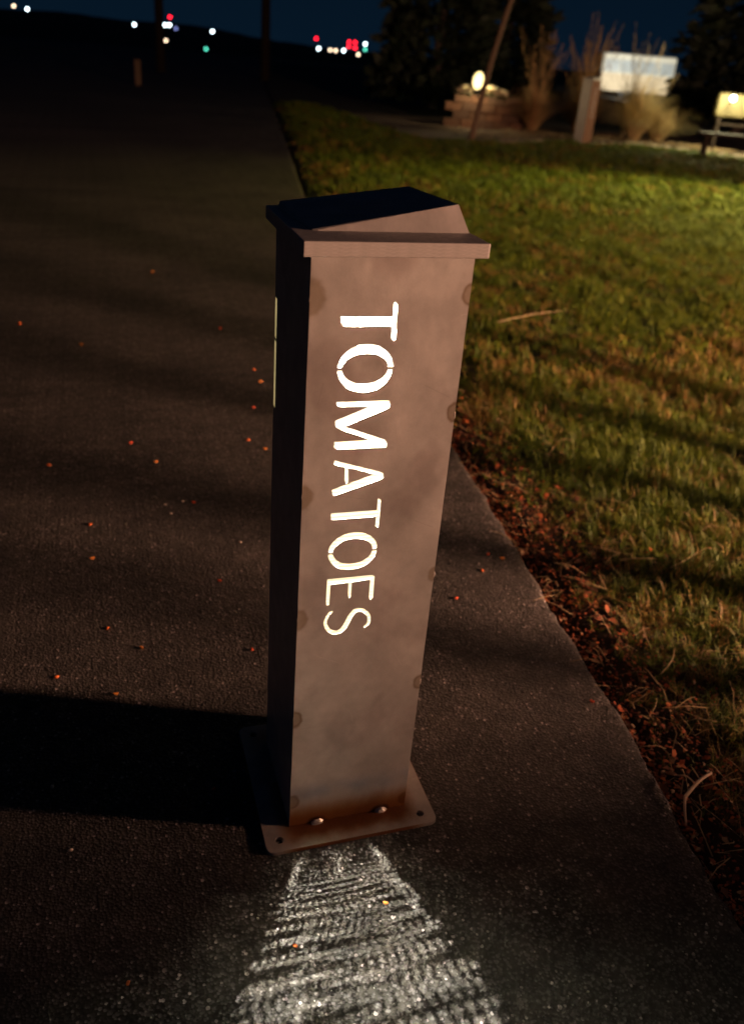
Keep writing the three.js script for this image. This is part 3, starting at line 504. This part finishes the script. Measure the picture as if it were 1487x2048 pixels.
{ // low cut straw and litter in the bed, lit by the lawn lamp
  const rb = new Ribbons();
  for (let i = 0; i < 1600; i++) { const x = rr(6, 11.4), z = bedFront(x) - rr(0.0, 1.2), a = rr(0, 6.28), L = rr(0.06, 0.22), c = V3(x, 0.06 + rr(0, 0.05), z), k = rr(0.5, 1.2); rb.add([c, V3(c.x + Math.cos(a) * L * 0.5, c.y + 0.03, c.z + Math.sin(a) * L * 0.5), V3(c.x + Math.cos(a) * L, c.y, c.z + Math.sin(a) * L)], [0.006, 0.007, 0.002], V3(-Math.sin(a), 0.3, Math.cos(a)).normalize(), [0.4 * k, 0.28 * k, 0.15 * k]); }
  tag(mesh('bed_litter', rb.geo(), petalMat), 'straw and dry leaves lying on the mulch bed', 'litter', null, 'stuff');
}
{ // pale trailer beyond the grasses, with the ground light that shows it
  const g = group('trailer', 27.9, 0, -43.2, -0.36); tag(g, 'pale boxy trailer with bluish windows beyond the dry grasses', 'trailer');
  const white = std(0.62, 0.6, 0.52, 0.6), cream = std(0.6, 0.5, 0.36, 0.65), blue = std(0.36, 0.4, 0.43, 0.3), frame = std(0.4, 0.42, 0.42, 0.5);
  mesh('upper_body', rbox(3.9, 1.0, 2.2, 0.12, 0, 1.55, -1.1), white, g);
  const low = mesh('lower_body', box(3.8, 0.86, 2.1, 0, 0.68, -1.1), cream, g);
  for (let i = 0; i < 13; i++) mesh('rib', rbox(0.2, 0.82, 0.04, 0.015, -1.76 + i * 0.293, 0.68, -0.03), cream, low);
  for (const [x, w] of [[-1.42, 0.72], [-0.5, 0.9], [0.55, 0.9], [1.48, 0.62]]) { const p = mesh('window', box(w, 0.5, 0.04, x, 1.45, 0.01), blue, g); for (const [a, b, c, d] of [[w + 0.08, 0.05, 0, 0.27], [w + 0.08, 0.05, 0, -0.27], [0.05, 0.5, -w / 2 - 0.015, 0], [0.05, 0.5, w / 2 + 0.015, 0], [0.035, 0.49, 0, 0]]) mesh('frame', box(a, b, 0.05, x + c, 1.45 + d, 0.02), frame, p); }
  for (const x of [-0.5, 0.4]) mesh('wheel', new THREE.CylinderGeometry(0.3, 0.3, 0.2, 20).rotateX(Math.PI / 2).translate(x, 0.28, -0.3), ironMat, g);
  const f = group('ground_light', 24.2, -0.06, -37.2, 0.6); tag(f, 'small ground light set in front of the pale trailer', 'light');
  mesh('housing', rbox(0.24, 0.16, 0.2, 0.02, 0, 0.08, 0.12), ironMat, f); mesh('light_face', box(0.2, 0.12, 0.01, 0, 0.1, 0.01), glow(4, 3.8, 3), f);
  const s = new THREE.SpotLight(lin(1, 0.95, 0.8), 230, 0, 0.62, 0.5); s.position.set(24.2, 0.12, -37.4); s.target.position.set(28.2, 1.2, -43.1); s.castShadow = true; s.shadow.radius = 3; scene.add(s, s.target);
}
{ // cream cabinet with a lamp, and the dark bench in front of it
  const g = group('cream_cabinet', 11.72, 0.03, -13.75, -0.55); tag(g, 'cream rounded cabinet on dark legs with a bright lamp', 'cabinet');
  mesh('body', rbox(1.25, 0.42, 0.5, 0.05, 0, 0.83, 0), std(0.11, 0.088, 0.035, 0.7), g);
  for (const [x, z] of [[-0.52, 0.18], [0.52, 0.18], [-0.52, -0.18], [0.52, -0.18]]) mesh('leg', box(0.06, 0.64, 0.06, x, 0.31, z), darkWood, g);
  mesh('shelf', box(1.1, 0.03, 0.42, 0, 0.5, 0), darkWood, g);
  const lm = mesh('lamp', new THREE.SphereGeometry(0.055, 16, 12).translate(-0.42, 0.96, 0.75), glow(9, 9, 8), g); mesh('bracket', tube([V3(-0.42, 0.9, 0.24), V3(-0.42, 0.88, 0.5), V3(-0.42, 0.905, 0.74)], 0.012, 0.01, 8, 6), ironMat, lm);
  lamp(lin(1, 0.9, 0.5), 9, 0.05, [-0.42, 0.96, 0.75], g);
  const b = group('bench', 10.75, 0.0, -12.55, -0.5); tag(b, 'dark plank bench in front of the cream cabinet', 'bench');
  for (let i = 0; i < 3; i++) mesh('plank', rbox(1.5, 0.04, 0.13, 0.006, 0, 0.42, -0.15 + i * 0.145), darkWood, b);
  for (const x of [-0.6, 0.6]) for (const z of [-0.15, 0.15]) mesh('leg', box(0.06, 0.4, 0.06, x, 0.2, z), darkWood, b);
  tag(mesh('canopy_pole', tube([V3(11.42, 0.03, -12.9), V3(11.6, 1.2, -13.2), V3(12.1, 3.2, -13.5)], 0.03, 0.025, 10, 8), std(0.5, 0.42, 0.3, 0.7)), 'pale slanting pole beside the cream cabinet', 'pole');
}

// ------------------------------------------------------------------ trees, poles and the lights of the town
const needle = [[0.02, 0.03, 0.014], [0.026, 0.036, 0.016], [0.016, 0.024, 0.012]];
function conifer(x, z, h, r, label) {
  const g = group('conifer_tree', x, -0.06, z); tag(g, label, 'tree', 'dark trees behind the bed');
  mesh('trunk', tube([V3(0, 0, 0), V3(0.05, h * 0.5, 0), V3(0, h * 0.95, 0.03)], 0.16, 0.03, 8, 8), barkMat, g);
  mesh('crown', leafCloud(4200, () => { const u = rnd() ** 1.3, t = rr(0, 6.283), tier = 0.75 + 0.35 * Math.abs(Math.sin(u * 24 + Math.sin(t * 3))), q = r * (1 - u) ** 0.8 * Math.sqrt(rr(0.15, 1)) * tier * (1 + 0.3 * perlin.noise(Math.cos(t) * 2 + x, u * 6, Math.sin(t) * 2)); return [V3(Math.cos(t) * q, h * (0.05 + 0.95 * u), Math.sin(t) * q), V3(Math.cos(t), -0.2, Math.sin(t))]; }, 0.34, needle), leafMat, g);
}
conifer(8.6, -22.5, 7, 1.75, 'dark spreading conifer behind the glowing lantern');
conifer(11.7, -25, 7.5, 1.5, 'dark conifer behind the brown dry grasses');
conifer(16.2, -19.6, 8, 2.1, 'dark conifer to the rear of the cream cabinet');
conifer(19.5, -21.5, 9, 2.4, 'tall black conifer far behind the cream cabinet and bench');
for (const [x, z, label] of [[2.42, -34, 'dark utility pole standing against the glow below the hill'], [5.98, -32.8, 'dark utility pole standing nearer to the conifers']]) {
  const g = group('utility_pole', x, -0.08, z); tag(g, label, 'pole', 'dark poles by the road');
  mesh('shaft', new THREE.CylinderGeometry(0.12, 0.17, 9, 10).translate(0, 4.5, 0), darkWood, g); mesh('crossarm', box(1.8, 0.12, 0.1, 0, 8.3, 0.16), darkWood, g);
}
{ const g = group('marker_post', 1.05, -0.06, -24.4); tag(g, 'short dim marker post standing far down the drive', 'post'); mesh('shaft', rbox(0.16, 0.62, 0.12, 0.02, 0, 0.31, 0), woodMat, g); mesh('top', rbox(0.18, 0.05, 0.14, 0.02, 0, 0.64, 0), woodMat, g); }
{
  const cols = { w: [0.75, 0.95, 1], r: [1, 0.005, 0.02], b: [0.25, 0.3, 0.75], o: [1, 0.75, 0.5], g: [0.1, 0.8, 0.55] }, names = { w: 'cold white', r: 'red', b: 'dim blue', o: 'warm white', g: 'green' }, mats = {};
  for (const k in cols) { const s = k === 'b' ? 2 : k === 'o' ? 6 : k === 'g' ? 4 : k === 'r' ? 9 : 12; mats[k] = glow(cols[k][0] * s, cols[k][1] * s, cols[k][2] * s); }
  const geo = new THREE.SphereGeometry(0.62, 10, 8);
  const town = [[-31.33, 6.86, -555.8, 'o'], [-24.6, 5.99, -553, 'w'], [29.1, 2.97, -532.5, 'w'], [44.57, 3.94, -527.7, 'w'], [46.85, 4.11, -527, 'w'], [47.44, 7.85, -529, 'r'], [50, 2.74, -525.1, 'b'], [68.42, 2.77, -518.7, 'w'], [44.43, -3.24, -523.6, 'o'], [64.39, -5.62, -515.3, 'g'], [120.69, 3.57, -501, 'r'], [121.54, -0.98, -498.1, 'w'], [127.3, -1.23, -495.9, 'o'], [130.1, -1.25, -494.9, 'o'], [134.16, -0.93, -493.7, 'w'], [137.3, 3.24, -495, 'r'], [140.33, 3.24, -494, 'r'], [140.1, 0.68, -492.6, 'r'], [136.86, 1.13, -493.9, 'r'], [145.35, 2.94, -492, 'w'], [145.1, 0.38, -490.6, 'g'], [141.36, -2.22, -490.4, 'o']];
  for (const [x, y, z, k] of town) { const m = mesh('town_light', geo, mats[k]); m.position.set(x, y, z); tag(m, names[k] + ' point of light in the far town', 'town light', 'lights of the far town'); }
}
renderer.render(scene, camera);
